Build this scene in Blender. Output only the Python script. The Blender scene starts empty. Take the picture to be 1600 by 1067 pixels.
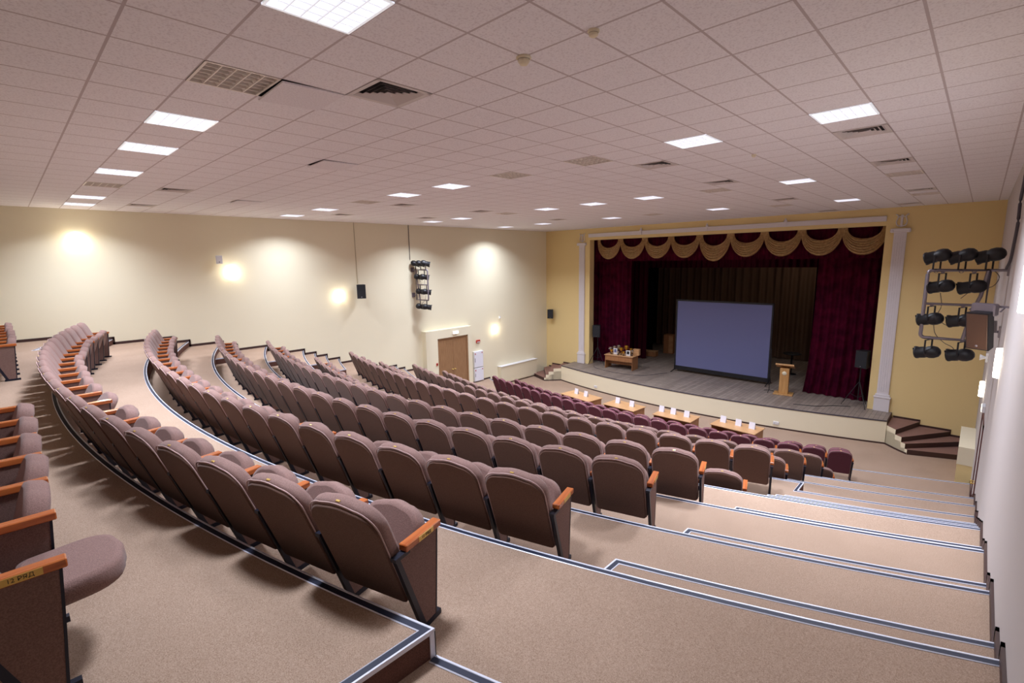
import bpy, math, random
from mathutils import Vector, Matrix
random.seed(7)
C = bpy.context.scene.collection
PI = math.pi
T = 0.6                      # ceiling tile
XL, XR, YS, ZC = -15.54, 3.20, 19.54, 1.622
YB = -4.8                    # back of the hall
CX, RAD = -6.25, 23.5        # axis of the hall, radius of the seat arcs
ZF, ZS = -6.60, -5.75        # front floor, stage floor

def s2l(r, g, b):
    f = lambda c: (c/255/12.92) if c/255 <= .04045 else ((c/255+.055)/1.055)**2.4
    return (f(r), f(g), f(b), 1)

# ------------------------------------------------------------------ materials
def mat(name, col, rough=.8, metal=0, noise=None, bump=None, spec=.5, coat=0, col2=None, emit=None, es=0, sheen=0):
    m = bpy.data.materials.new(name); m.use_nodes = True
    nt = m.node_tree; b = nt.nodes['Principled BSDF']
    b.inputs['Base Color'].default_value = col
    b.inputs['Roughness'].default_value = rough
    b.inputs['Metallic'].default_value = metal
    b.inputs['Specular IOR Level'].default_value = spec
    b.inputs['Coat Weight'].default_value = coat
    b.inputs['Sheen Weight'].default_value = sheen
    if emit:
        b.inputs['Emission Color'].default_value = emit
        b.inputs['Emission Strength'].default_value = es
    if noise or bump:
        tc = nt.nodes.new('ShaderNodeTexCoord')
        n = nt.nodes.new('ShaderNodeTexNoise')
        n.inputs['Scale'].default_value = noise or bump[0]
        n.inputs['Detail'].default_value = 4
        nt.links.new(tc.outputs['Object'], n.inputs['Vector'])
        if noise:
            r = nt.nodes.new('ShaderNodeValToRGB')
            r.color_ramp.elements[0].position = .35; r.color_ramp.elements[1].position = .65
            r.color_ramp.elements[0].color = col2 or tuple(c*.8 for c in col[:3])+(1,)
            r.color_ramp.elements[1].color = col
            nt.links.new(n.outputs['Fac'], r.inputs['Fac'])
            nt.links.new(r.outputs['Color'], b.inputs['Base Color'])
        if bump:
            n2 = nt.nodes.new('ShaderNodeTexNoise'); n2.inputs['Scale'].default_value = bump[0]
            n2.inputs['Detail'].default_value = 3
            nt.links.new(tc.outputs['Object'], n2.inputs['Vector'])
            bp = nt.nodes.new('ShaderNodeBump'); bp.inputs['Strength'].default_value = bump[1]
            bp.inputs['Distance'].default_value = .01
            nt.links.new(n2.outputs['Fac'], bp.inputs['Height'])
            nt.links.new(bp.outputs['Normal'], b.inputs['Normal'])
    return m

def wood_mat(name, c1, c2, scale=6, rough=.4, axis=1, coat=0):
    m = bpy.data.materials.new(name); m.use_nodes = True
    nt = m.node_tree; b = nt.nodes['Principled BSDF']
    tc = nt.nodes.new('ShaderNodeTexCoord'); mp = nt.nodes.new('ShaderNodeMapping')
    sc = [scale*4]*3; sc[axis] = scale*.35
    mp.inputs['Scale'].default_value = sc
    n = nt.nodes.new('ShaderNodeTexNoise'); n.inputs['Scale'].default_value = 2; n.inputs['Detail'].default_value = 6
    r = nt.nodes.new('ShaderNodeValToRGB')
    r.color_ramp.elements[0].position = .3; r.color_ramp.elements[1].position = .7
    r.color_ramp.elements[0].color = c2; r.color_ramp.elements[1].color = c1
    nt.links.new(tc.outputs['Object'], mp.inputs['Vector']); nt.links.new(mp.outputs['Vector'], n.inputs['Vector'])
    nt.links.new(n.outputs['Fac'], r.inputs['Fac']); nt.links.new(r.outputs['Color'], b.inputs['Base Color'])
    b.inputs['Roughness'].default_value = rough; b.inputs['Coat Weight'].default_value = coat
    return m

def carpet_mat(name, c1, c2):
    m = bpy.data.materials.new(name); m.use_nodes = True
    nt = m.node_tree; b = nt.nodes['Principled BSDF']; L = nt.links.new
    tc = nt.nodes.new('ShaderNodeTexCoord')
    n1 = nt.nodes.new('ShaderNodeTexNoise'); n1.inputs['Scale'].default_value = 190; n1.inputs['Detail'].default_value = 6; n1.inputs['Roughness'].default_value = .7
    n2 = nt.nodes.new('ShaderNodeTexNoise'); n2.inputs['Scale'].default_value = 1.3; n2.inputs['Detail'].default_value = 4
    L(tc.outputs['Object'], n1.inputs['Vector']); L(tc.outputs['Object'], n2.inputs['Vector'])
    r = nt.nodes.new('ShaderNodeValToRGB')
    r.color_ramp.elements[0].position = .36; r.color_ramp.elements[1].position = .62
    r.color_ramp.elements[0].color = c2; r.color_ramp.elements[1].color = c1
    L(n1.outputs['Fac'], r.inputs['Fac'])
    mx = nt.nodes.new('ShaderNodeMixRGB'); mx.blend_type = 'MULTIPLY'; mx.inputs['Fac'].default_value = .5
    r2 = nt.nodes.new('ShaderNodeValToRGB')
    r2.color_ramp.elements[0].position = .3; r2.color_ramp.elements[1].position = .7
    r2.color_ramp.elements[0].color = (.78, .76, .74, 1); r2.color_ramp.elements[1].color = (1, 1, 1, 1)
    L(n2.outputs['Fac'], r2.inputs['Fac']); L(r.outputs['Color'], mx.inputs['Color1']); L(r2.outputs['Color'], mx.inputs['Color2'])
    L(mx.outputs['Color'], b.inputs['Base Color'])
    bp = nt.nodes.new('ShaderNodeBump'); bp.inputs['Strength'].default_value = .5; bp.inputs['Distance'].default_value = .006
    L(n1.outputs['Fac'], bp.inputs['Height']); L(bp.outputs['Normal'], b.inputs['Normal'])
    b.inputs['Roughness'].default_value = .95; b.inputs['Specular IOR Level'].default_value = .15
    return m

def ceiling_mat():
    m = bpy.data.materials.new('ceiling_tiles'); m.use_nodes = True
    nt = m.node_tree; b = nt.nodes['Principled BSDF']; L = nt.links.new
    tc = nt.nodes.new('ShaderNodeTexCoord'); sp = nt.nodes.new('ShaderNodeSeparateXYZ')
    L(tc.outputs['Object'], sp.inputs[0])
    outs = []
    for ax in (0, 1):
        d = nt.nodes.new('ShaderNodeMath'); d.operation = 'DIVIDE'; d.inputs[1].default_value = T
        a = nt.nodes.new('ShaderNodeMath'); a.operation = 'ADD'; a.inputs[1].default_value = 100.5
        f = nt.nodes.new('ShaderNodeMath'); f.operation = 'FRACT'
        s = nt.nodes.new('ShaderNodeMath'); s.operation = 'SUBTRACT'; s.inputs[1].default_value = .5
        ab = nt.nodes.new('ShaderNodeMath'); ab.operation = 'ABSOLUTE'
        lt = nt.nodes.new('ShaderNodeMath'); lt.operation = 'LESS_THAN'; lt.inputs[1].default_value = .017
        L(sp.outputs[ax], d.inputs[0]); L(d.outputs[0], a.inputs[0]); L(a.outputs[0], f.inputs[0])
        L(f.outputs[0], s.inputs[0]); L(s.outputs[0], ab.inputs[0]); L(ab.outputs[0], lt.inputs[0])
        outs.append(lt)
    mx = nt.nodes.new('ShaderNodeMath'); mx.operation = 'MAXIMUM'
    L(outs[0].outputs[0], mx.inputs[0]); L(outs[1].outputs[0], mx.inputs[1])
    n = nt.nodes.new('ShaderNodeTexNoise'); n.inputs['Scale'].default_value = 60; n.inputs['Detail'].default_value = 3
    L(tc.outputs['Object'], n.inputs['Vector'])
    r = nt.nodes.new('ShaderNodeValToRGB')
    r.color_ramp.elements[0].position = .33; r.color_ramp.elements[1].position = .5
    r.color_ramp.elements[0].color = s2l(224, 219, 226); r.color_ramp.elements[1].color = s2l(241, 238, 244)
    L(n.outputs['Fac'], r.inputs['Fac'])
    c = nt.nodes.new('ShaderNodeMixRGB'); c.inputs['Color2'].default_value = s2l(196, 185, 190)  # grid bars coloured darker to give the shadows along tile edges
    L(mx.outputs[0], c.inputs['Fac']); L(r.outputs['Color'], c.inputs['Color1']); L(c.outputs['Color'], b.inputs['Base Color'])
    b.inputs['Roughness'].default_value = .9; b.inputs['Specular IOR Level'].default_value = .2
    return m

def plank_mat():
    m = bpy.data.materials.new('stage_boards'); m.use_nodes = True
    nt = m.node_tree; b = nt.nodes['Principled BSDF']; L = nt.links.new
    tc = nt.nodes.new('ShaderNodeTexCoord'); mp = nt.nodes.new('ShaderNodeMapping')
    mp.inputs['Rotation'].default_value = (0, 0, PI/2)
    br = nt.nodes.new('ShaderNodeTexBrick')
    br.inputs['Color1'].default_value = s2l(150, 136, 126); br.inputs['Color2'].default_value = s2l(128, 114, 106)
    br.inputs['Mortar'].default_value = s2l(92, 82, 78); br.inputs['Scale'].default_value = 1
    br.inputs['Brick Width'].default_value = 3; br.inputs['Row Height'].default_value = .14
    br.inputs['Mortar Size'].default_value = .006
    L(tc.outputs['Object'], mp.inputs['Vector']); L(mp.outputs['Vector'], br.inputs['Vector'])
    n = nt.nodes.new('ShaderNodeTexNoise'); n.inputs['Scale'].default_value = 4; n.inputs['Detail'].default_value = 5
    L(tc.outputs['Object'], n.inputs['Vector'])
    mx = nt.nodes.new('ShaderNodeMixRGB'); mx.blend_type = 'OVERLAY'; mx.inputs['Fac'].default_value = .35
    L(br.outputs['Color'], mx.inputs['Color1']); L(n.outputs['Fac'], mx.inputs['Color2']); L(mx.outputs['Color'], b.inputs['Base Color'])
    b.inputs['Roughness'].default_value = .55
    return m

M = {}
M['carpet'] = carpet_mat('brown_pink_carpet', s2l(194, 169, 150), s2l(146, 120, 101))
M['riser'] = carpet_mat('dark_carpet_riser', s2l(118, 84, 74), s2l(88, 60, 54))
M['stair'] = carpet_mat('stage_stair_carpet', s2l(158, 122, 110), s2l(124, 92, 82))
M['wall'] = mat('cream_wall_paint', s2l(240, 232, 206), .85, bump=(40, .05), spec=.2)
M['wallstage'] = mat('yellow_wall_paint', s2l(232, 208, 152), .85, bump=(40, .05), spec=.2)
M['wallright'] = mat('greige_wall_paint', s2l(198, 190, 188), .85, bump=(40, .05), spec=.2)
M['cream'] = mat('cream_panel', s2l(236, 226, 200), .7, spec=.3)
M['black'] = mat('black_cloth_wall', s2l(14, 10, 16), .95, spec=.1)
M['ceil'] = ceiling_mat()
M['boards'] = plank_mat()
M['tile'] = mat('plain_mineral_tile', s2l(238, 234, 240), .9, noise=60, col2=s2l(224, 219, 226), spec=.2)
M['base'] = mat('dark_brown_baseboard', s2l(62, 38, 36), .5)
M['alu'] = mat('aluminium_edge', s2l(226, 228, 242), .4, metal=.1)
M['rubber'] = mat('black_rubber', s2l(30, 36, 60), .6)
M['shell'] = mat('taupe_back_fabric', s2l(118, 90, 79), .95, noise=180, col2=s2l(98, 73, 64), bump=(220, .25), spec=.15, sheen=.1)
M['cushion'] = mat('lilac_brown_seat_fabric', s2l(153, 123, 116), .95, noise=180, col2=s2l(131, 103, 97), bump=(220, .3), spec=.15, sheen=.15)
M['shellp'] = mat('plum_back_fabric', s2l(112, 66, 78), .95, noise=180, col2=s2l(92, 52, 64), bump=(220, .25), spec=.15)
M['cushionp'] = mat('plum_seat_fabric', s2l(140, 90, 102), .95, noise=180, col2=s2l(116, 70, 82), bump=(220, .3), spec=.15)
M['piping'] = mat('pale_piping', s2l(186, 156, 152), .8)
M['panel'] = mat('brown_side_fabric', s2l(134, 106, 98), .9, noise=160, col2=s2l(112, 86, 80), spec=.2)
M['arm'] = wood_mat('varnished_armrest_wood', s2l(204, 118, 62), s2l(164, 82, 40), 5, .25, 1, .4)
M['metal'] = mat('dark_metal', s2l(28, 30, 46), .4, metal=.3)
M['brass'] = mat('brass_plate', s2l(222, 186, 104), .3, metal=.6)
M['text'] = mat('black_lettering', s2l(20, 16, 14), .6)
M['white'] = mat('white_plaster', s2l(224, 218, 222), .6)
M['whitep'] = mat('white_paint', s2l(228, 228, 232), .5)
M['lilacwhite'] = mat('white_card', s2l(238, 238, 250), .6)
M['door'] = wood_mat('light_brown_door_wood', s2l(166, 128, 92), s2l(142, 104, 72), 4, .45, 2)
M['doordark'] = mat('dark_red_door', s2l(92, 48, 46), .45)
M['desk'] = wood_mat('beech_laminate', s2l(214, 168, 122), s2l(192, 144, 100), 3, .4, 0)
M['deskside'] = wood_mat('beech_side_laminate', s2l(176, 124, 82), s2l(154, 104, 66), 3, .45, 2)
M['red'] = mat('red_plastic', s2l(178, 50, 38), .5)
M['curtain'] = mat('burgundy_velvet', s2l(80, 10, 38), .8, noise=3, col2=s2l(54, 4, 28), spec=.05)
M['curtaindark'] = mat('dark_burgundy_velvet', s2l(60, 6, 26), .9, spec=.1)
M['gold'] = mat('gold_satin', s2l(196, 164, 118), .5, noise=14, col2=s2l(164, 130, 88))
M['backcurtain'] = mat('brown_backdrop_cloth', s2l(112, 88, 72), .9, spec=.1)
M['screen'] = mat('grey_screen_fabric', s2l(112, 116, 158), .8, spec=.2)
M['blackp'] = mat('black_plastic', s2l(22, 22, 28), .5)
M['grille'] = mat('speaker_grille', s2l(34, 38, 46), .6, metal=.2)
M['brownspk'] = mat('brown_speaker_face', s2l(84, 62, 52), .35, metal=.3)
M['steel'] = mat('grey_steel_tube', s2l(140, 132, 142), .4, metal=.6)
M['gold2'] = mat('gold_cup', s2l(232, 186, 74), .2, metal=.9)
M['silver'] = mat('silver_cup', s2l(210, 206, 200), .2, metal=.9)
M['marble'] = mat('dark_base', s2l(60, 44, 40), .4)
M['ventg'] = mat('vent_grey', s2l(214, 206, 206), .6)
M['ventd'] = mat('vent_dark', s2l(38, 30, 34), .9)
M['louver'] = mat('louver_white_glow', s2l(226, 226, 238), .25, emit=(.95, .97, 1, 1), es=.42)  # blades and frame glow faintly, standing in for lamp light on them
M['louverd'] = mat('louver_unlit', s2l(236, 228, 222), .4)
M['lampoff'] = mat('unlit_lamp_recess', s2l(128, 102, 98), .6)
M['lampon'] = mat('lit_lamp', (1, 1, 1, 1), .5, emit=(.50, .54, .95, 1), es=.8)
M['sconce'] = mat('sconce_glass', (1, 1, 1, 1), .4, emit=(1, .93, .78, 1), es=9)
M['exit'] = mat('lit_exit_sign', (1, 1, 1, 1), .5, emit=(1, .72, .5, 1), es=5)
M['cable'] = mat('grey_cable', s2l(70, 64, 74), .6)
M['cord'] = mat('pale_cable', s2l(190, 178, 150), .7)
M['lectern'] = wood_mat('lectern_wood', s2l(206, 160, 104), s2l(184, 134, 80), 3, .4, 2)
for k in ('lampon', 'sconce', 'exit', 'louver'):
    M[k].cycles.emission_sampling = 'NONE'

# ------------------------------------------------------------------ mesh builder
class MB:
    def __init__(s): s.v = []; s.f = []; s.m = []; s.s = []; s.X = Matrix.Identity(4)
    def at(s, mtx): s.X = mtx; return s
    def add(s, vs, fs, mi=0, smooth=False):
        o = len(s.v); s.v += [tuple(s.X @ Vector(v)) for v in vs]
        s.f += [tuple(i+o for i in f) for f in fs]; s.m += [mi]*len(fs); s.s += [smooth]*len(fs)
        return s
    def box(s, x0, x1, y0, y1, z0, z1, mi=0):
        v = [(x0,y0,z0),(x1,y0,z0),(x1,y1,z0),(x0,y1,z0),(x0,y0,z1),(x1,y0,z1),(x1,y1,z1),(x0,y1,z1)]
        return s.add(v, [(0,3,2,1),(4,5,6,7),(0,1,5,4),(1,2,6,5),(2,3,7,6),(3,0,4,7)], mi)
    def bbox(s, x0, x1, y0, y1, z0, z1, b=.006, mi=0):
        # chamfered box
        vs = []; idx = {}
        for ax in range(3):
            pass
        xs = (x0, x1); ys = (y0, y1); zs = (z0, z1)
        def P(i, j, k, ax):
            p = [xs[i], ys[j], zs[k]]; sg = [1-2*i, 1-2*j, 1-2*k]
            for a in range(3):
                if a != ax: p[a] += sg[a]*b
            key = (i, j, k, ax)
            if key not in idx: idx[key] = len(vs); vs.append(tuple(p))
            return idx[key]
        fs = []
        q = [(0,0),(1,0),(1,1),(0,1)]
        for sd in (0, 1):
            f = [P(sd, a, c, 0) for a, c in q]; fs.append(f if sd else f[::-1])
            f = [P(a, sd, c, 1) for a, c in q]; fs.append(f[::-1] if sd else f)
            f = [P(a, c, sd, 2) for a, c in q]; fs.append(f if sd else f[::-1])
        for i in (0, 1):
            for j in (0, 1):
                f = [P(i,j,0,0), P(i,j,1,0), P(i,j,1,1), P(i,j,0,1)]; fs.append(f if i == j else f[::-1])
                f = [P(i,0,j,0), P(i,0,j,2), P(i,1,j,2), P(i,1,j,0)]; fs.append(f if i == j else f[::-1])
                f = [P(0,i,j,1), P(1,i,j,1), P(1,i,j,2), P(0,i,j,2)]; fs.append(f if i == j else f[::-1])
                for k in (0, 1):
                    f = [P(i,j,k,0), P(i,j,k,1), P(i,j,k,2)]; fs.append(f if (i+j+k) % 2 else f[::-1])
        return s.add(vs, fs, mi)
    def prism(s, poly, z0, z1, mi=0, ms=None):
        n = len(poly)
        a = sum(poly[i][0]*poly[(i+1) % n][1]-poly[(i+1) % n][0]*poly[i][1] for i in range(n))
        if a < 0: poly = poly[::-1]
        v = [(x, y, z0) for x, y in poly]+[(x, y, z1) for x, y in poly]
        s.add(v, [tuple(range(n, 2*n)), tuple(range(n-1, -1, -1))], mi)
        return s.add(v, [(i, (i+1) % n, (i+1) % n+n, i+n) for i in range(n)], mi if ms is None else ms)
    def profx(s, poly, x0, x1, mi=0):   # polygon in (y,z) extruded along x
        n = len(poly)
        v = [(x0, y, z) for y, z in poly]+[(x1, y, z) for y, z in poly]
        return s.add(v, [tuple(range(n-1, -1, -1)), tuple(range(n, 2*n))]+[(i, (i+1) % n, (i+1) % n+n, i+n) for i in range(n)], mi)
    def tube(s, pts, r, n=8, mi=0, closed=False):
        pts = [Vector(p) for p in pts]; N = len(pts); vs = []; fs = []
        up = Vector((0, 0, 1))
        for i, p in enumerate(pts):
            a = pts[(i-1) % N] if (closed or i > 0) else p; b = pts[(i+1) % N] if (closed or i < N-1) else p
            t = (b-a).normalized()
            u = t.cross(up)
            if u.length < .05: u = t.cross(Vector((1, 0, 0)))
            u.normalize(); w = u.cross(t)
            rr = r[i] if isinstance(r, (list, tuple)) else r
            vs += [tuple(p+u*rr*math.cos(2*PI*k/n)+w*rr*math.sin(2*PI*k/n)) for k in range(n)]
        for i in range(N if closed else N-1):
            j = (i+1) % N
            fs += [(i*n+k, i*n+(k+1) % n, j*n+(k+1) % n, j*n+k) for k in range(n)]
        s.add(vs, fs, mi, True)
        if not closed:
            s.add(vs[:n], [tuple(range(n-1, -1, -1))], mi); s.add(vs[-n:], [tuple(range(n))], mi)
        return s
    def lathe(s, prof, n=16, mi=0, smooth=True, a0=0, a1=2*PI):
        full = abs(a1-a0-2*PI) < 1e-6; K = n if full else n+1; vs = []
        for r, z in prof: vs += [(r*math.cos(a0+(a1-a0)*k/n), r*math.sin(a0+(a1-a0)*k/n), z) for k in range(K)]
        fs = []
        for i in range(len(prof)-1):
            for k in range(n):
                k2 = (k+1) % K
                fs.append((i*K+k, i*K+k2, (i+1)*K+k2, (i+1)*K+k))
        return s.add(vs, fs, mi, smooth)
    def slab(s, outline, layers, mi=0):
        # outline in local (x,z) -> stacked layers (inset, y) with capped ends; scaled about the centre
        xs = [p[0] for p in outline]; zs = [p[1] for p in outline]
        cx = (min(xs)+max(xs))/2; cz = (min(zs)+max(zs))/2; hx = (max(xs)-min(xs))/2; hz = (max(zs)-min(zs))/2
        n = len(outline); vs = []
        for ins, y in layers:
            vs += [(cx+(x-cx)*(1-ins/hx), y, cz+(z-cz)*(1-ins/hz)) for x, z in outline]
        fs = []
        for i in range(len(layers)-1):
            fs += [(i*n+k, i*n+(k+1) % n, (i+1)*n+(k+1) % n, (i+1)*n+k) for k in range(n)]
        s.add(vs, fs, mi, True)
        s.add(vs[:n], [tuple(range(n-1, -1, -1))], mi, True)
        return s.add(vs[-n:], [tuple(range(n))], mi, True)
    def build(s, name, mats, parent=None, loc=None, rot=None):
        me = bpy.data.meshes.new(name); me.from_pydata(s.v, [], s.f)
        if not isinstance(mats, (list, tuple)): mats = [mats]
        for m in mats: me.materials.append(m)
        me.polygons.foreach_set('material_index', s.m); me.polygons.foreach_set('use_smooth', s.s)
        me.update()
        o = bpy.data.objects.new(name, me); C.objects.link(o)
        if parent: o.parent = parent
        if loc: o.location = loc
        if rot: o.rotation_euler = rot
        return o

def fixn(o):
    import bmesh
    bm = bmesh.new(); bm.from_mesh(o.data); bmesh.ops.recalc_face_normals(bm, faces=bm.faces); bm.to_mesh(o.data); bm.free()
    return o
def thing(name, label, cat, loc=(0, 0, 0), rz=0, group=None):
    o = bpy.data.objects.new(name, None); o.empty_display_size = .1; C.objects.link(o)
    o.location = loc; o.rotation_euler = (0, 0, rz); o['label'] = label; o['category'] = cat
    if group: o['group'] = group
    return o
def tag(o, label, cat, group=None):
    o['label'] = label; o['category'] = cat
    if group: o['group'] = group
    return o
def struct(o, label, cat):
    o['kind'] = 'structure'; o['label'] = label; o['category'] = cat
    return o
def copy_tree(o, parent=None):
    c = o.copy(); C.objects.link(c)
    if parent: c.parent = parent
    for ch in [x for x in KIDS.get(o.name, [])]:
        d = copy_tree(ch, c)
    return c
KIDS = {}
def index_kids(o):
    KIDS[o.name] = list(o.children)
    for c in o.children: index_kids(c)
TR = lambda *a: Matrix.Translation(a)
def RX(a): return Matrix.Rotation(a, 4, 'X')
def RY(a): return Matrix.Rotation(a, 4, 'Y')
def RZ(a): return Matrix.Rotation(a, 4, 'Z')

# ------------------------------------------------------------------ terraces
def sag(x, R=RAD): return R-math.sqrt(R*R-(x-CX)**2)
#        y0     z     aisle cut   steps down
TER = [(-2.21, -1.93, 1.0, 2), (-.93, -2.25, 0, 2), (.45, -2.58, 0, 2), (1.87, -2.91, 0, 2), (3.17, -3.24, 0, 4),
       (5.75, -3.99, .40, 3), (7.17, -4.53, 0, 2), (8.45, -4.87, 0, 3), (9.85, -5.40, 0, 4), (12.85, -6.15, 0, 3)]
XA, XB = -13.43, .93
def frange(a, b, n): return [a+(b-a)*i/n for i in range(n+1)]
def front(k, cut=None):
    y0, z, c, n = TER[k]; R = 26. if k == 0 else RAD
    p = [(x, y0+sag(x, R)-c) for x in frange(XL, XA, 5)]
    q = [(x, y0+sag(x, R)) for x in frange(XA, XB, 44)]
    r = [(x, y0+sag(x, R)-c) for x in frange(XB, XR, 5)]
    if c == 0: return p+q[1:]+r[1:]
    return p+q+r
def offset(pts, d):
    # offset a polyline to its left side by d, mitred
    out = []
    for i, p in enumerate(pts):
        p = Vector(p); n = []
        if i > 0: t = (p-Vector(pts[i-1])).normalized(); n.append(Vector((-t.y, t.x)))
        if i < len(pts)-1: t = (Vector(pts[i+1])-p).normalized(); n.append(Vector((-t.y, t.x)))
        if len(n) == 2:
            m = (n[0]+n[1]).normalized(); l = d/max(.3, m.dot(n[0]))
        else: m = n[0]; l = d
        out.append(tuple(p+m*l))
    return out
trimn = [0]
def nosing(pts, z, label):
    # pts run so that the tread lies on the RIGHT side; strip of white / black / white with a small lip
    trimn[0] += 1
    mb = MB(); h = .006
    offs = [-.004, .007, .009, .045, .047, .053]
    lines = [offset(pts, o) for o in offs]
    zs = [z+h, z+h, z+h-.002, z+h-.002, z+h, z+h-.004]
    ms = [0, 0, 1, 0, 0]
    n = len(pts)
    for a in range(5):
        v = [(x, y, zs[a]) for x, y in lines[a]]+[(x, y, zs[a+1]) for x, y in lines[a+1]]
        mb.add(v, [(i, i+n, i+n+1, i+1) for i in range(n-1)], ms[a])
    v = [(x, y, z+h) for x, y in lines[0]]+[(x, y, z-.020) for x, y in lines[0]]
    mb.add(v, [(i, i+1, i+n+1, i+n) for i in range(n-1)], 0)
    o = mb.build('trim_%d' % trimn[0], [M['alu'], M['rubber']])
    return struct(fixn(o), label, 'step edging')
ORD = ['first', 'second', 'third', 'fourth', 'fifth', 'sixth', 'seventh', 'eighth', 'ninth', 'tenth', 'eleventh', 'twelfth',
       'thirteenth', 'fourteenth', 'fifteenth', 'sixteenth', 'seventeenth', 'eighteenth', 'nineteenth', 'twentieth',
       'twenty-first', 'twenty-second', 'twenty-third']
fl = MB().prism([(XL, YB), (XR, YB), (XR, YS), (XL, YS)], -7.2, ZF).build('floor', M['carpet'])
struct(fl, 'brown-pink carpeted flat floor in front of the stage', 'floor')
for k, (y0, z, c, n) in enumerate(TER):
    f = front(k)
    if k == 0: back = [(XL, YB), (XR, YB)]
    else:
        yb = TER[k-1][0]-.45
        back = [(x, yb+sag(x)) for x in frange(XL, XR, 24)]
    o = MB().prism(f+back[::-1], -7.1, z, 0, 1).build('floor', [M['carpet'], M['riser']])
    struct(o, 'carpeted seating terrace, %s level down from the back' % ORD[k], 'floor')
    nosing(f[::-1], z, 'white and black step edging along the %s terrace front from the back' % ORD[k])
    znext = TER[k+1][1] if k < len(TER)-1 else ZF
    h = (z-znext)/n
    for m in range(1, n):
        zz = z-h*m; e = .425*m if k else 1.0
        if k == 4: e, zz = ((.44, -3.41), (.87, -3.57), (1.38, -3.77))[m-1]
        RR = 26. if k == 0 else RAD
        for side, (xa, xb) in (('left', (XL, XA)), ('right', (XB, XR))):
            xs = frange(xa, xb, 6)
            fr = [(x, y0-c+sag(x, RR)+e) for x in xs]; bk = [(x, y0-c+sag(x, RR)-.06) for x in xs]
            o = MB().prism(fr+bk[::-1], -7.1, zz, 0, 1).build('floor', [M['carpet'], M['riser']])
            struct(o, 'carpeted %s aisle step %d below the %s terrace' % (side, m, ORD[k]), 'floor')
            inner = (xa, y0-c+sag(xa)+e-.43) if side == 'right' else (xb, y0-c+sag(xb)+e-.43)
            if k == 0 or (k == 5 and m*.425 < c+.05): line = fr
            else: line = [inner]+fr if side == 'right' else fr+[inner]
            nosing(line[::-1], zz, 'white and black edging of %s aisle step %d below the %s terrace' % (side, m, ORD[k]))
xc, yc = XB, TER[0][0]+sag(XB, 26.)
o = MB().box(xc-.03, xc+.006, yc-.0, yc+.006, -2.09, -1.94).box(xc, xc+.006, yc-.03, yc+.006, -2.09, -1.94).build('trim_60', M['alu'])
struct(o, 'upright white corner edging at the end of the rear terrace', 'step edging')
# baseboards following the steps along both side walls
def steps_profile(xw):
    segs = []; y = YB
    for k, (y0, z, c, n) in enumerate(TER):
        e = y0-c+sag(xw, 26. if k == 0 else RAD); segs.append((y, e, z)); y = e
        znext = TER[k+1][1] if k < len(TER)-1 else ZF
        for m in range(1, n):
            d = .425*m if k else 1.0; q = z-(z-znext)/n*m
            if k == 4: d, q = ((.44, -3.41), (.87, -3.57), (1.38, -3.77))[m-1]
            segs.append((y, e+d, q)); y = e+d
    segs.append((y, YS, ZF)); return segs
for side, xw, dx in (('left', XL, .018), ('right', XR, -.018)):
    mb = MB(); sg = steps_profile(xw)
    for i, (a, b, z) in enumerate(sg):
        x0, x1 = sorted((xw, xw+dx-(.045 if side == 'right' and a < 6.6 else 0)))
        if side == 'left' and i == len(sg)-1: b = 17.4
        if side == 'right' and i == len(sg)-1: b = 18.05
        mb.box(x0, x1, a, b+.05, z-.01, z+.075)
        if i < len(sg)-1: mb.box(x0, x1, b-.002, b+.05, sg[i+1][2], z+.075)
    struct(mb.build('baseboard_'+side, M['base']), 'dark brown stepped baseboard on the %s wall' % side, 'baseboard')

# ------------------------------------------------------------------ walls
struct(MB().box(XL-.2, XL, YB, YS+.4, -7.2, 2.2).build('wall_left', M['wall']), 'cream painted left side wall', 'wall')
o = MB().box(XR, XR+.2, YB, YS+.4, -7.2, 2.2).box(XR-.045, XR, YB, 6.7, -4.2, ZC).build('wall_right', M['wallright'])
struct(o, 'grey-beige right side wall close to the camera', 'wall')
struct(MB().box(XL-.2, XR+.2, YB-.2, YB, -7.2, 2.2).build('wall_back', M['wall']), 'plain back wall behind the seats', 'wall')
OX0, OX1, OZ = -12.5, .20, 1.02
mb = MB().box(XL, OX0, YS, YS+.4, -7.2, 2.2).box(OX1, XR, YS, YS+.4, -7.2, 2.2).box(OX0, OX1, YS, YS+.4, OZ, 2.2)
struct(mb.build('wall_stage', M['wallstage']), 'yellow wall around the stage opening', 'wall')
mb = MB().box(-15.2, -15, YS+.4, 28.3, ZS, 2.6).box(2.9, 3.1, YS+.4, 28.3, ZS, 2.6).box(-15.2, 3.1, 28.1, 28.3, ZS, 2.6).box(-15.2, 3.1, YS+.4, 28.3, 2.4, 2.6)
struct(mb.build('wall_stage_house', M['black']), 'black walls of the stage house', 'wall')

# stage
def stage_y(x): R = 26.; return 17.25+R-math.sqrt(R*R-(x-CX)**2)
SA, SB = -13.46, .96
arc = [(x, stage_y(x)) for x in frange(SA, SB, 36)]
o = MB().prism(arc+[(SB-.02, YS), (SA+.02, YS)], -6.9, ZS, 0, 1).box(-15, 2.9, YS+.06, 28.1, -6.9, ZS).box(OX0, OX1, YS-.01, YS+.07, ZS-.3, ZS).build('floor', [M['boards'], M['cream']])
struct(o, 'grey-brown boarded stage with cream curved front', 'stage')
ln = offset(arc, -.012)
v = [(x, y, ZS+.004) for x, y in ln]+[(x, y, ZS-.035) for x, y in ln]; n = len(ln)
v2 = [(x, y, ZS+.004) for x, y in offset(arc, .03)]
mb = MB().add(v, [(i, i+1, i+n+1, i+n) for i in range(n-1)]).add(v[:n]+v2, [(i, i+1, i+n+1, i+n) for i in range(n-1)])
struct(fixn(mb.build('trim_70', M['cable'])), 'thin dark edging along the stage front', 'stage edging')
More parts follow.
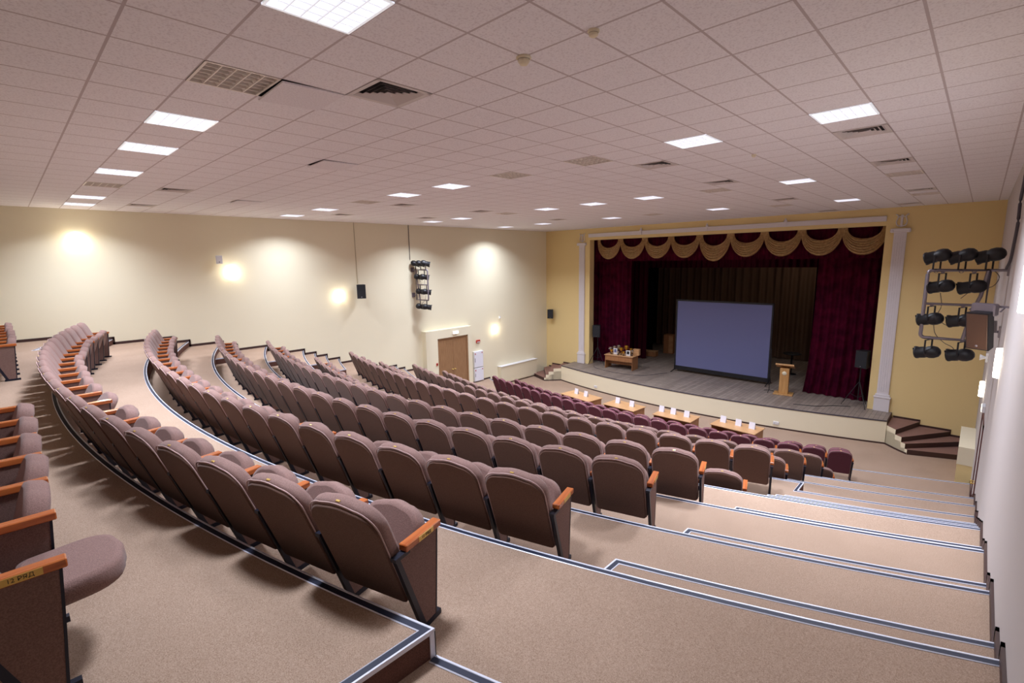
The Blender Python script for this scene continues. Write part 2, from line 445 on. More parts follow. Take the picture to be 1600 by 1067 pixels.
LP = [(.96, 18.31), (1.25, 17.95), (1.44, 17.76), (1.56, 17.66), (1.63, 17.6)]
struct(MB().box(SB-.012, SB+.004, 18.36, YS-.01, ZS-.17, ZS+.002).box(SA-.004, SA+.012, 18.36, YS-.01, ZS-.17, ZS+.002).build('trim_72', M['base']), 'dark riser board at both ends of the stage platform', 'trim')
for a, b in ((0, 0),):
    arc = [(2*CX-x, y) for x, y in LP[:0:-1]]+arc+LP[1:]; n = len(arc)
    ln = offset(arc, -.014)
    mb = MB().add([(x, y, ZF) for x, y in ln]+[(x, y, ZF+.055) for x, y in ln]+[(x, y, ZF+.055) for x, y in arc],
                  [(i, i+1, i+n+1, i+n) for i in range(n-1)]+[(i+n, i+1+n, i+2*n+1, i+2*n) for i in range(n-1)])
    struct(fixn(mb.build('baseboard_stage', M['base'])), 'dark baseboard at the foot of the stage front', 'baseboard')

# stage corner stairs (fan of winder steps), right and mirrored left
LP = [(.96, 18.31), (1.25, 17.95), (1.44, 17.76), (1.56, 17.66), (1.63, 17.6)]
RP = [(1.78, YS), (2.62, YS), (2.87, 19.05), (2.87, 18.1)]
def stair(side):
    mx = (lambda x: x) if side == 'right' else (lambda x: 2*CX-x)
    xw = 3.2 if side == 'right' else 3.04
    for k in range(4):
        z = ZS-.17*(k+1); h = .0
        poly = [(.94, YS)]+LP[:k+2]+[RP[k]]
        if k == 2: poly += [(2.87, YS)]
        if k == 3: poly += [(2.87, YS)]
        poly = [(mx(x), y) for x, y in poly]
        mb = MB(); n = len(poly)
        ar = sum(poly[i][0]*poly[(i+1) % n][1]-poly[(i+1) % n][0]*poly[i][1] for i in range(n))
        w = [1 if (0 < i < k+2) else 2 for i in range(n)]
        w = []
        base = poly[:]
        for i in range(n): w.append(1 if 1 <= i <= k+1 else 2)
        if ar < 0:
            poly = poly[::-1]; w = [w[(n-2-i) % n] for i in range(n)]
        v = [(x, y, -6.9) for x, y in poly]+[(x, y, z) for x, y in poly]
        mb.add(v, [tuple(range(n, 2*n))], 0)
        for i in range(n): mb.add(v, [(i, (i+1) % n, (i+1) % n+n, i+n)], w[i])
        o = mb.build('floor', [M['stair'], M['cream'], M['base']])
        struct(o, 'dark carpeted winder step %d of the stage stairs on the %s' % (k+1, side), 'stair')
stair('right'); stair('left')
mb = MB().box(2.87, XR, 15.8, 18.08, ZF, -5.98).box(2.86, XR, 15.79, 18.09, -5.98, -5.46, 1)
struct(mb.build('trim_71', [M['wallstage'], M['cream']]), 'cream boxed ledge at the foot of the right wall', 'ledge')
mb = MB()
for a, b, z in ((1.0, 1.78, ZS-.17), (1.78, 2.62, ZS-.34), (2.62, 2.87, ZS-.51)):
    for s in (0, 1):
        p, q = (a, b) if s == 0 else (2*CX-b, 2*CX-a)
        mb.box(p, q, YS-.02, YS, z-.005, z+.065)
struct(mb.build('baseboard_front', M['base']), 'dark baseboard over the stage stairs', 'baseboard')

# ------------------------------------------------------------------ ceiling with real openings
LIT = [(-1,-2),(-7,-2),(-10,-2),(-14,-2),(-21,-2),(-24,-2),
       (2,7),(-1,7),(-10,7),(-13,7),(-20,7),(-24,7),
       (-1,16),(-7,16),(-10,16),(-13,16),(-20,16),(-23,16),
       (-1,25),(-7,24),(-14,24),(-20,24),(-24,24)]
UNLIT = [(-4,-2),(-17,-2),(-4,7),(-7,7),(-16,7),(2,17),(-4,16),(-16,16),(2,25),(-4,25),(-11,24)]
VENT = [(2,9),(2,14),(2,23),(-3,0),(-3,9),(-3,14),(-3,22),(-17,0),(-16,9),(-16,14),(-17,22),(-23,0),(-22,9),(-21,14),(1,30),(-3,31)]
HUNG = [(-4,-1),(-9,2),(-19,3)]
holes = set(LIT+UNLIT+VENT+HUNG)
mb = MB()
i0, i1 = int(math.floor(XL/T)), int(math.ceil(XR/T)); j0, j1 = int(math.floor(YB/T)), int(math.ceil(YS/T))
for i in range(i0, i1):
    for j in range(j0, j1):
        if (i, j) in holes: continue
        x0, x1 = max(i*T, XL), min((i+1)*T, XR); y0, y1 = max(j*T, YB), min((j+1)*T, YS)
        if x1 <= x0 or y1 <= y0: continue
        mb.add([(x0,y0,ZC),(x1,y0,ZC),(x1,y1,ZC),(x0,y1,ZC)], [(0,3,2,1)])
mb.add([(XL,YB,2.15),(XR,YB,2.15),(XR,YS,2.15),(XL,YS,2.15)], [(0,3,2,1)], 1)
struct(mb.build('ceiling', [M['ceil'], M['ventd']]), 'suspended ceiling of square mineral tiles', 'ceiling')
for (i, j), (ax, ay, lab) in zip(HUNG, ((.035, -.03, 'sagging ceiling tile beside the unlit louvre light at the upper left'),
                                 (.02, -.03, 'slipped ceiling tile near the middle left of the ceiling'),
                                 (.02, -.03, 'slipped ceiling tile near the left wall'))):
    o = MB().box(-.296, .296, -.296, .296, 0, .015).build('ceiling_tile', M['tile'], loc=((i+.5)*T, (j+.5)*T, ZC-.026), rot=(ax, ay, 0))
    tag(o, lab, 'ceiling tile')

def make_light(lit):
    t = thing('ceiling_light', '', 'ceiling light')
    a = .296; mb = MB()
    for (x0, x1, y0, y1) in ((-a,a,-a,-a+.02),(-a,a,a-.02,a),(-a,-a+.02,-a,a),(a-.02,a,-a,a)):
        mb.box(x0, x1, y0, y1, -.006, .09)
    mb.build('frame', M['louver' if lit else 'louverd'], t)
    mb = MB(); w = a-.02
    for k in range(1, 5): c = -w+2*w*k/5; mb.profx([(c-.022, .05), (c-.004, -.004), (c+.004, -.004), (c+.022, .05)], -w, w)
    for k in range(1, 6): c = -w+2*w*k/6; mb.box(c-.004, c+.004, -w, w, -.002, .05)
    mb.build('louver', M['louver' if lit else 'louverd'], t)
    MB().add([(-w,-w,.08),(w,-w,.08),(w,w,.08),(-w,w,.08)], [(0,3,2,1)]).build('lamp_panel', M['lampon' if lit else 'lampoff'], t)
    return t
def make_vent():
    t = thing('ceiling_vent', '', 'ceiling vent'); a = .296
    mb = MB()
    for (x0, x1, y0, y1) in ((-a,a,-a,-a+.045),(-a,a,a-.045,a),(-a,-a+.045,-a,a),(a-.045,a,-a,a)):
        mb.box(x0, x1, y0, y1, -.004, .03)
    mb.build('frame', M['ventg'], t)
    mb = MB()
    for k in range(5):
        r0 = .25-k*.05; r1 = r0-.036; zb, zt = -.004, .022
        o = [(-r0,-r0,zb),(r0,-r0,zb),(r0,r0,zb),(-r0,r0,zb),(-r1,-r1,zt),(r1,-r1,zt),(r1,r1,zt),(-r1,r1,zt)]
        mb.add(o, [(0,1,5,4),(1,2,6,5),(2,3,7,6),(3,0,4,7)])
    mb.build('slat', M['ventg'], t)
    MB().add([(-.25,-.25,.035),(.25,-.25,.035),(.25,.25,.035),(-.25,.25,.035)], [(0,3,2,1)]).build('duct', M['ventd'], t)
    return t
protoL, protoU, protoV = make_light(True), make_light(False), make_vent()
for p in (protoL, protoU, protoV): index_kids(p)
rowname = {-2: 'row nearest the camera', 7: 'second row from camera', 16: 'third row from camera', 17: 'third row from camera', 24: 'row nearest the stage', 25: 'row nearest the stage'}
def place_all(proto, lst, lab):
    for n, (i, j) in enumerate(lst):
        o = proto if n == 0 else copy_tree(proto)
        o.location = ((i+.5)*T, (j+.5)*T, ZC)
        o['label'], o['group'] = lab(i, j)
def rank(lst, i, rows, j):
    same = sorted([a for a, b in lst if rows[b] == rows[j]], reverse=True)
    return ORD[same.index(i)]
place_all(protoL, LIT, lambda i, j: ('lit square ceiling light, %s lit from right, %s' % (rank(LIT, i, rowname, j), rowname[j]), 'lit ceiling lights'))
place_all(protoU, UNLIT, lambda i, j: ('unlit square ceiling light, %s unlit from right, %s' % (rank(UNLIT, i, rowname, j), rowname[j]), 'unlit ceiling lights'))
vrow = {9: 'second line across', 14: 'third line across', 23: 'fourth line across', 0: 'line nearest the camera', 22: 'fourth line across', 30: 'line by the stage', 31: 'line by the stage'}
place_all(protoV, VENT, lambda i, j: ('square air diffuser in the ceiling, %s from the right in the %s' % (rank(VENT, i, vrow, j), vrow[j]), 'square ceiling diffusers'))

for n, (x, y, lab) in enumerate(((0, .6, 'round white smoke detector at a tile corner, nearer the middle'), (.66, .62, 'small white sprinkler head on the ceiling right of the smoke detector'), (0, 6.1, 'tiny round ceiling sensor beyond the lit panels'))):
    t = thing('smoke_detector', lab, 'smoke detector', (x, y, ZC))
    s = (1, .7, .6)[n]
    MB().lathe([(.058*s, 0), (.062*s, -.012), (.05*s, -.02)], 20).build('base', M['cream'], t)
    MB().lathe([(.045*s, -.02), (.048*s, -.035), (.03*s, -.05*s-.01), (.0001, -.052*s-.01)], 20).build('cap', M['cream'], t)

# area lamps under the lit panels
def area(x, y, z, e, sx, col, spread=PI, rot=(0, 0, 0), sy=None):
    d = bpy.data.lights.new('lamp', 'AREA'); d.energy = e; d.color = col; d.size = sx; d.spread = spread
    d.shape = 'RECTANGLE' if sy else 'SQUARE'
    if sy: d.size_y = sy
    o = bpy.data.objects.new('area_lamp', d); C.objects.link(o); o.location = (x, y, z); o.rotation_euler = rot
    return o
PE = 98
for (i, j) in LIT:
    area((i+.5)*T, (j+.5)*T, ZC-.012, PE*{(-1, -2): .75, (-7, -2): .7, (-24, -2): .6, (-21, -2): .75, (-24, 7): .75, (2, 7): 1.1, (-1, 7): 1.3}.get((i, j), 1), .54, (.82, .88, 1.0), math.radians(132))

# ------------------------------------------------------------------ theatre chairs
def rrect(w, h, r, rb, crown=0.0, n=7):
    # outline (x,z) with rounded top corners r and bottom rb, z from 0 to h, slight crown on top
    p = []
    for a in range(n+1):
        t = -PI/2+PI/2*a/n; p.append((w/2-rb+rb*math.cos(t), rb+rb*math.sin(t)))
    for a in range(n+1):
        t = PI/2*a/n; p.append((w/2-r+r*math.cos(t), h-r+r*math.sin(t)))
    for a in range(1, 6):
        u = a/6; x = (w/2-r)*(1-2*u); p.append((x, h+crown*math.sin(PI*u)))
    for a in range(n+1):
        t = PI/2+PI/2*a/n; p.append((-w/2+r+r*math.cos(t), h-r+r*math.sin(t)))
    for a in range(n+1):
        t = PI+PI/2*a/n; p.append((-w/2+rb+rb*math.cos(t), rb+rb*math.sin(t)))
    return p
LEAN = math.radians(20.6)
BKM = TR(0, .245, .215) @ RX(LEAN)     # back plane: z up along the back, y forward
def chair_meshes(shell, cush, tone):
    d = {}
    out = rrect(.552, .735, .15, .03, .02)
    mb = MB().at(BKM)
    mb.slab(out, [(.02, .012), (.004, .02), (0, .04), (0, .07), (.012, .092), (.04, .105), (.09, .112)], 0)
    d['backrest'] = (mb, [cush])
    mb = MB().at(BKM)
    o2 = [(x, z-.012) for x, z in rrect(.525, .710, .14, .03, .018)]
    mb.slab([(x, z+.012) for x, z in o2], [(.006, -.004), (0, .002), (0, .016)], 0)
    mb.tube([(x, .010, z+.012) for x, z in rrect(.540, .722, .145, .03, .02)], .005, 5, 1, True)
    d['back_shell'] = (mb, [shell, M['piping']])
    mb = MB().at(BKM @ TR(0, 0, 0)); mb.bbox(-.016, .016, .026, .040, .743, .757, .002)
    d['number_plate'] = (mb, [M['brass']])
    # seat in its lowered position, origin at the hinge
    so = rrect(.47, .40, .15, .06, .015)
    mb = MB().at(TR(0, -.02, 0) @ RX(-PI/2))   # outline z -> +y
    mb.slab([(x, z) for x, z in so], [(.03, -.035), (.008, -.028), (0, -.01), (0, .05), (.012, .072), (.05, .082)], 0)
    d['seat'] = (mb, [cush])
    xs = -.3025
    mb = MB(); mb.profx([(.125, .605), (.480, .605), (.460, .33), (.435, .035), (.33, .035), (.27, .22)], xs-.014, xs+.014)
    d['side_panel'] = (mb, [M['panel']])
    mb = MB()
    mb.profx([(.098, .60), (.132, .60), (.355, .0), (.315, .0)], xs-.015, xs+.015)
    mb.box(xs-.02, xs+.02, .095, .22, .585, .607)
    mb.profx([(.480, .605), (.492, .605), (.472, .33), (.447, .03), (.435, .03), (.460, .33)], xs-.016, xs+.016)
    mb.box(xs-.018, xs+.018, .29, .49, .0, .034)
    mb.box(xs+.015, xs+.07, .315, .355, .33, .37)
    d['leg'] = (mb, [M['metal']])
    mb = MB().at(TR(xs, 0, 0)); mb.bbox(-.031, .031, .18, .51, .607, .650, .005)
    d['armrest'] = (mb, [M['arm']])
    return d
def make_chair(shell, cush, tone):
    root = thing('theatre_chair', '', 'theatre chair'); d = chair_meshes(shell, cush, tone)
    def part(n, par, **k):
        mb, ms = d[n]; return mb.build(n, ms, par, **k)
    b = part('backrest', root); part('back_shell', b); part('number_plate', b)
    part('seat', root, loc=(0, .335, .35), rot=(math.radians(72), 0, 0))
    part('side_panel', root); part('leg', root); part('armrest', root)
    return root, d
protoB, DB = make_chair(M['shell'], M['cushion'], 'taupe')
protoP, DP = make_chair(M['shellp'], M['cushionp'], 'plum')
index_kids(protoB); index_kids(protoP)
end_parts = {}
for n in ('side_panel', 'leg', 'armrest'):
    mb, ms = DB[n]; m2 = MB(); m2.v = [(-x, y, z) for x, y, z in mb.v]; m2.f = [f[::-1] for f in mb.f]; m2.m = mb.m; m2.s = mb.s
    o = m2.build(n, ms); end_parts[n] = o.data; bpy.data.objects.remove(o)
used = set()
def place_chair(proto, x, y, z, rz, label, group, end=False, seat=None, scale=1):
    if proto.name in used: o = copy_tree(proto)
    else: o = proto; used.add(proto.name)
    o.location = (x, y, z); o.rotation_euler = (0, 0, rz); o['label'] = label; o['group'] = group
    st = [c for c in o.children if c.name.startswith('seat')]
    for c in st: c.rotation_euler[0] = math.radians(72+random.uniform(-6, 3)) if seat is None else math.radians(seat)
    if end:
        for n, me in end_parts.items():
            e = bpy.data.objects.new(n, me); C.objects.link(e); e.parent = o
            if n == 'armrest': o['_arm'] = e.name
    return o
def row_plate(chair, text):
    arm = bpy.data.objects[chair['_arm']]
    p = MB().bbox(.332, .3355, .29, .43, .612, .646, .001).build('row_plate', M['brass'], arm)
    if text:
        cu = bpy.data.curves.new('row_number', 'FONT'); cu.body = text; cu.size = .026; cu.align_x = 'CENTER'; cu.align_y = 'CENTER'; cu.extrude = .0008
        t = bpy.data.objects.new('row_number', cu); C.objects.link(t)
        dg = bpy.context.evaluated_depsgraph_get(); me = bpy.data.meshes.new_from_object(t.evaluated_get(dg))
        bpy.data.objects.remove(t); me.materials.clear(); me.materials.append(M['text'])
        t = bpy.data.objects.new('row_number', me); C.objects.link(t); t.parent = arm
        t.matrix_local = TR(.3362, .36, .629) @ RZ(PI/2) @ RX(PI/2)
#        y0 of the backs, floor z, purple
XOFF = [.03, 0, .05, .03, .09, .1, .05, .03, .08, .1, .25, 0]
ROWS = [(-2.35, -2.25, 0), (-.91, -2.58, 0), (.55, -2.91, 0), (1.90, -3.24, 0), (3.37, -3.99, 0), (4.62, -3.99, 0),
        (5.78, -4.53, 0), (7.24, -4.87, 0), (8.72, -5.40, 0), (10.06, -6.15, 0), (11.60, -6.15, 1), (13.08, -6.60, 1)]
NCH = 23
a0, a1 = math.asin((.33-CX)/RAD), math.asin((-12.87-CX)/RAD)
for r, (y0, z, pu) in enumerate(ROWS):
    for k in range(NCH):
        a = a0+(a1-a0)*k/(NCH-1)
        x = CX+RAD*math.sin(a)+XOFF[r]*(1-k/(NCH-1)); y = y0+RAD-RAD*math.cos(a)
        col = 'plum purple' if pu else 'taupe brown'
        lab = '%s theatre chair, %s from the right aisle, %s curved row from the back' % (col, ORD[k], ORD[r])
        seat = None
        if r == 0 and k in (8, 9): seat = 35 if k == 8 else 55
        c = place_chair(protoP if pu else protoB, x, y, z, a, lab, 'plum chairs of the two front rows' if pu else 'taupe chairs of the curved rows', end=(k == 0), seat=seat)
        if k == 0 and not pu: row_plate(c, '11 РЯД' if r == 0 else '')
for k in range(6):
    c = place_chair(protoB, -.32-.605*k, -3.02, -1.93, 0, 'taupe theatre chair in the straight rear row, %s from its row end plate' % ORD[k],
                'taupe chairs of the straight rear row', end=(k == 0), seat=4 if k == 0 else None)
    if k == 0:
        for q in c.children:
            if q.name.startswith('seat'): q.location = (0, .345, .43)
    if k == 0: row_plate(c, '12 РЯД')
for k in range(7):
    place_chair(protoB, -9.58-.605*k, -3.02, -1.93, 0, 'taupe theatre chair in the far left rear block, %s from its near end' % ORD[k],
                'taupe chairs of the far rear block', end=(k == 0))
for c in C.objects:
    if '_arm' in c: del c['_arm']

# ------------------------------------------------------------------ left wall fittings
def sconce(x, y, z, side, lab):
    s = 1 if side == 'left' else -1
    t = thing('wall_lamp', lab, 'wall lamp', (x, y, z), 0 if s == 1 else PI, 'glowing wall lamps')
    MB().bbox(0, .02, -.06, .06, -.2, .2, .004).build('wall_plate', M['whitep'], t)
    MB().lathe([(.0001, -.2), (.085, -.2), (.088, -.19), (.088, .19), (.085, .2), (.0001, .2)], 16, a0=-PI/2, a1=PI/2).build('lamp_shade', M['sconce'], t, loc=(.02, 0, 0))
    d = bpy.data.lights.new('sconce_lamp', 'POINT'); d.energy = 8; d.color = (1, .86, .62); d.shadow_soft_size = .08
    l = bpy.data.objects.new('sconce_bulb', d); C.objects.link(l); l.location = (x+s*.17, y, z)
for k, (y, z) in enumerate(((-.93, .75), (2.89, -.23), (6.68, -1.28), (15.24, -3.58))):
    sconce(XL, y, z, 'left', 'glowing wall lamp on the left wall, %s from the rear' % ORD[k])
for k, (y, z) in enumerate(((3.3, -.30), (6.78, -1.5), (15.0, -3.55))):
    sconce(XR-(.0 if y < 6.7 else 0), y, z, 'right', 'glowing white wall lamp on the right wall, %s from the camera' % ORD[k])

# portal with double door
PXF = XL+.30
mb = MB().box(XL, PXF, 10.55, 11.22, ZF-.4, -3.15).box(XL, PXF, 13.10, 13.35, ZF-.4, -3.15).box(XL, PXF, 11.22, 13.10, -3.56, -3.15)
struct(mb.build('wall_portal', M['wall']), 'cream portal wall around the left double door', 'wall')
def door(side, x, label, n):
    s = 1 if side == 'left' else -1
    t = thing('door_%d' % n, label, 'door', (x, 12.16, -6.15)); t['kind'] = 'structure'
    if s == -1: t.rotation_euler = (0, 0, PI)
    mb = MB().box(-.02, .03, -.94, -.87, 0, 2.59).box(-.02, .03, .87, .94, 0, 2.59).box(-.02, .03, -.94, .94, 2.52, 2.59)
    mb.build('door_frame', M['door'] if s == 1 else M['doordark'], t)
    for a, b in ((-.868, -.004), (.004, .868)):
        d = MB().bbox(-.04, .0, a, b, .01, 2.515, .004).build('door_leaf', M['door'] if s == 1 else M['doordark'], t)
        yy = b-.07 if a < 0 else a+.07
        MB().at(TR(0, yy, 1.0) @ RY(PI/2)).lathe([(.0001, 0), (.03, 0), (.03, .01), (.012, .015), (.012, .05), (.03, .06), (.026, .08), (.0001, .085)], 12).build('door_knob', M['brass'], d)
door('left', PXF-.06, 'light brown wooden double door in the left wall', 1)
door('right', XR+.01, 'dark red-brown double door in the right wall', 2)
o = MB().bbox(0, .06, -.17, .17, -.07, .07, .005)
t = thing('exit_sign', 'glowing exit sign box above the left double door', 'exit sign', (PXF, 12.28, -3.36))
o.build('case', M['whitep'], t); MB().box(.06, .064, -.16, .16, -.06, .06).build('lit_face', M['exit'], t)
t = thing('exit_sign', 'glowing exit sign box above the right side door', 'exit sign', (XR, 12.16, -3.40), PI)
MB().bbox(0, .06, -.17, .17, -.07, .07, .005).build('case', M['whitep'], t); MB().box(.06, .064, -.16, .16, -.06, .06).build('lit_face', M['exit'], t)
t = thing('alarm_box', 'small red fire alarm sounder above the white wall cabinets', 'fire alarm', (XL, 14.0, -4.05))
MB().bbox(0, .06, -.13, .13, -.07, .07, .006).build('case', M['red'], t); MB().box(.06, .066, -.10, .10, -.05, -.01).build('label_strip', M['whitep'], t)
t = thing('alarm_button', 'small red fire call point on the portal left of the double door', 'fire alarm', (PXF, 11.12, -4.75))
MB().bbox(0, .04, -.045, .045, -.06, .06, .005).build('case', M['red'], t); MB().box(.04, .044, -.02, .02, -.02, .02).build('button', M['text'], t)
for k, (z0, z1) in enumerate(((-5.38, -4.54), (-6.10, -5.40))):
    t = thing('wall_cabinet', '%s white fire cabinet right of the left double door' % ('upper' if k == 0 else 'lower'), 'wall cabinet', (XL, 13.92, z0), group='white fire cabinets')
    h = z1-z0
    MB().bbox(0, .13, -.32, .32, 0, h, .006).build('case', M['whitep'], t)
    d = MB().bbox(.13, .145, -.30, .30, .02, h-.02, .003).build('door', M['lilacwhite'], t)
    MB().box(.145, .15, -.26, -.21, h-.16, h-.08).box(.145, .15, .2, .26, h-.12, h-.07).build('red_mark', M['red'], d)
    MB().box(.145, .155, -.27, -.25, h*.35, h*.6).build('handle', M['steel'], d)
t = thing('radiator_cover', 'long white radiator cover under the front left wall lamp', 'radiator cover', (XL, 16.9, ZF))
MB().bbox(0, .28, -1.5, 1.4, .07, .98, .012).build('case', M['cream'], t)
MB().bbox(0, .31, -1.53, 1.43, .98, 1.01, .006).build('top_board', M['whitep'], t)
mb = MB()
for k in range(8): mb.box(.28, .284, -1.4+k*.34, -1.4+k*.34+.26, .14, .2)
mb.build('grille', M['cream'], t)

def loudspeaker(loc, rz, w, d, h, lab, face='grille', case='blackp', tilt=0, bracket=True, name='loudspeaker'):
    t = thing(name, lab, 'loudspeaker', loc, rz)
    t.rotation_euler = (tilt, 0, rz)
    poly = [(-w/2, 0), (w/2, 0), (w/2*.62, d), (-w/2*.62, d)]
    MB().prism(poly, -h/2, h/2).build('cabinet', M[case], t)
    g = MB().bbox(-w/2+.015, w/2-.015, -.012, .0, -h/2+.015, h/2-.015, .004).build('grille', M[face], t)
    MB().at(TR(0, -.013, -h/2+.06) @ RX(PI/2)).lathe([(.0001, 0), (.018, 0), (.018, .004), (.0001, .005)], 10).build('badge', M['steel'], g)
    if bracket: MB().box(-.02, .02, d-.01, d+.14, -.02, .02).box(-.05, .05, d+.12, d+.14, -.09, .09).build('bracket', M['steel'], t)
    return t
loudspeaker((XL+.42, 7.42, -1.12), math.radians(62), .34, .26, .56, 'black loudspeaker on the left wall below a thin vertical cable')
loudspeaker((XL+.22, 2.5, .2), PI/2, .2, .14, .27, 'small white wall speaker above the second wall lamp', 'whitep', 'whitep', bracket=False)
loudspeaker((-14.98, YS-.36, -3.08), math.radians(20), .34, .24, .52, 'black loudspeaker on the yellow wall left of the stage')
loudspeaker((2.88, 7.35, -1.15), math.radians(-30), .29, .20, .56, 'large brown-faced loudspeaker on the right wall beside the spotlight frame', 'brownspk', tilt=math.radians(10))
t = thing('floodlight', 'grey box floodlight above the loudspeaker on the right wall', 'floodlight', (2.93, 7.5, -.83), math.radians(-30))
MB().bbox(-.15, .15, -.06, .06, -.09, .09, .02).build('case', M['steel'], t)
MB().tube([(-.19, 0, -.02), (-.19, .1, .04), (.19, .1, .04), (.19, 0, -.02)], .012, 6).box(.05, .24, .08, .11, .03, .06).build('bracket', M['steel'], t)
t = thing('motion_sensor', 'small white sensor on the left wall above the front wall lamp', 'sensor', (XL, 15.6, -2.97))
MB().bbox(0, .05, -.05, .05, -.07, .07, .01).build('case', M['whitep'], t); MB().at(TR(.05, 0, -.02) @ RY(PI/2)).lathe([(.03, 0), (.025, .015), (.0001, .022)], 10).build('lens', M['lilacwhite'], t)
t = thing('wall_siren', 'small white horn speaker on the right wall near the stage', 'siren', (XR, 15.9, -2.85), PI)
MB().bbox(0, .05, -.09, .09, -.12, .12, .01).build('case', M['whitep'], t); MB().at(TR(.05, 0, 0) @ RY(PI/2)).lathe([(.03, 0), (.05, .05), (.085, .12), (.08, .12), (.03, .03)], 14).build('horn', M['whitep'], t)
for y, z1, lab in ((7.5, -.82, 'thin pale cable running down the left wall to the loudspeaker'), (10.1, .12, 'thin dark cable running down the left wall to the spotlight frame')):
    o = MB().tube([(XL+.015, y, ZC), (XL+.015, y, (ZC+z1)/2), (XL+.015, y, z1)], .012 if y < 8 else .014, 6).build('wall_cable', M['cord'] if y < 8 else M['cable']); tag(o, lab, 'cable')
pts = [(XR-.03, 8.2, ZC), (XR-.03, 8.35, 1.1), (XR-.035, 8.6, .8), (XR-.03, 8.5, .45), (XR-.03, 8.9, .1), (XR-.03, 9.4, -.15), (XR-.05, 9.8, -.28)]
def smooth(pts, n=6):
    P = [Vector(p) for p in pts]; P = [P[0]*2-P[1]]+P+[P[-1]*2-P[-2]]; out = []
    for i in range(1, len(P)-2):
        for k in range(n):
            t = k/n; a, b, c, d = P[i-1:i+3]
            out.append(.5*((2*b)+(c-a)*t+(2*a-5*b+4*c-d)*t*t+(3*b-a-3*c+d)*t**3))
    return out+[P[-2]]
tag(MB().tube(smooth(pts), .022, 7).build('wall_cable', M['cable']), 'thick dark wavy cable down the right wall to the spotlight frame', 'cable')

# ------------------------------------------------------------------ spotlight frames
def make_spot():
    t = thing('stage_spotlight', '', 'spotlight')
    # body axis +y (light side), origin at the yoke bar above the can
    L = RX(-PI/2)
    b = MB().at(L).lathe([(.0001, -.21), (.06, -.2), (.1, -.165), (.122, -.10), (.12, -.03), (.105, .01), (.10, .03), (.112, .045), (.112, .16), (.122, .165), (.122, .19), (.105, .19), (.10, .12), (.0001, .10)], 18).build('can', M['blackp'], t)
    MB().box(-.085, .085, .192, .2, -.085, -.078).box(-.03, .03, .19, .205, .09, .125).box(-.1, -.06, .185, .2, .06, .1).build('gel_holder', M['blackp'], b)
    MB().box(-.13, -.122, -.014, .014, -.02, .25).box(.122, .13, -.014, .014, -.02, .25).box(-.13, .13, -.014, .014, .245, .256).build('yoke', M['blackp'], t)
    MB().box(-.02, .02, -.02, .02, .25, .285).at(TR(0, 0, .29) @ RY(PI/2)).lathe([(.03, -.015), (.034, -.015), (.034, .015), (.03, .015)], 10).build('clamp', M['steel'], t)
    return t
spot = make_spot(); index_kids(spot); spot_used = []
def place_spot(x, y, z, aim, up, lab, tilt):
    o = spot if not spot_used else copy_tree(spot); spot_used.append(1)
    o.location = (x, y, z); o['label'] = lab; o['group'] = 'black stage spotlights'
    rz = math.atan2(-aim[0], aim[1])
    o.rotation_euler = (0, 0 if up else PI, 0)
    o.rotation_euler = (0, 0, rz) if not up else (PI, 0, rz+PI)
    for c in o.children:
        if c.name.startswith('can'): c.rotation_euler = (tilt if not up else -tilt, 0, 0)
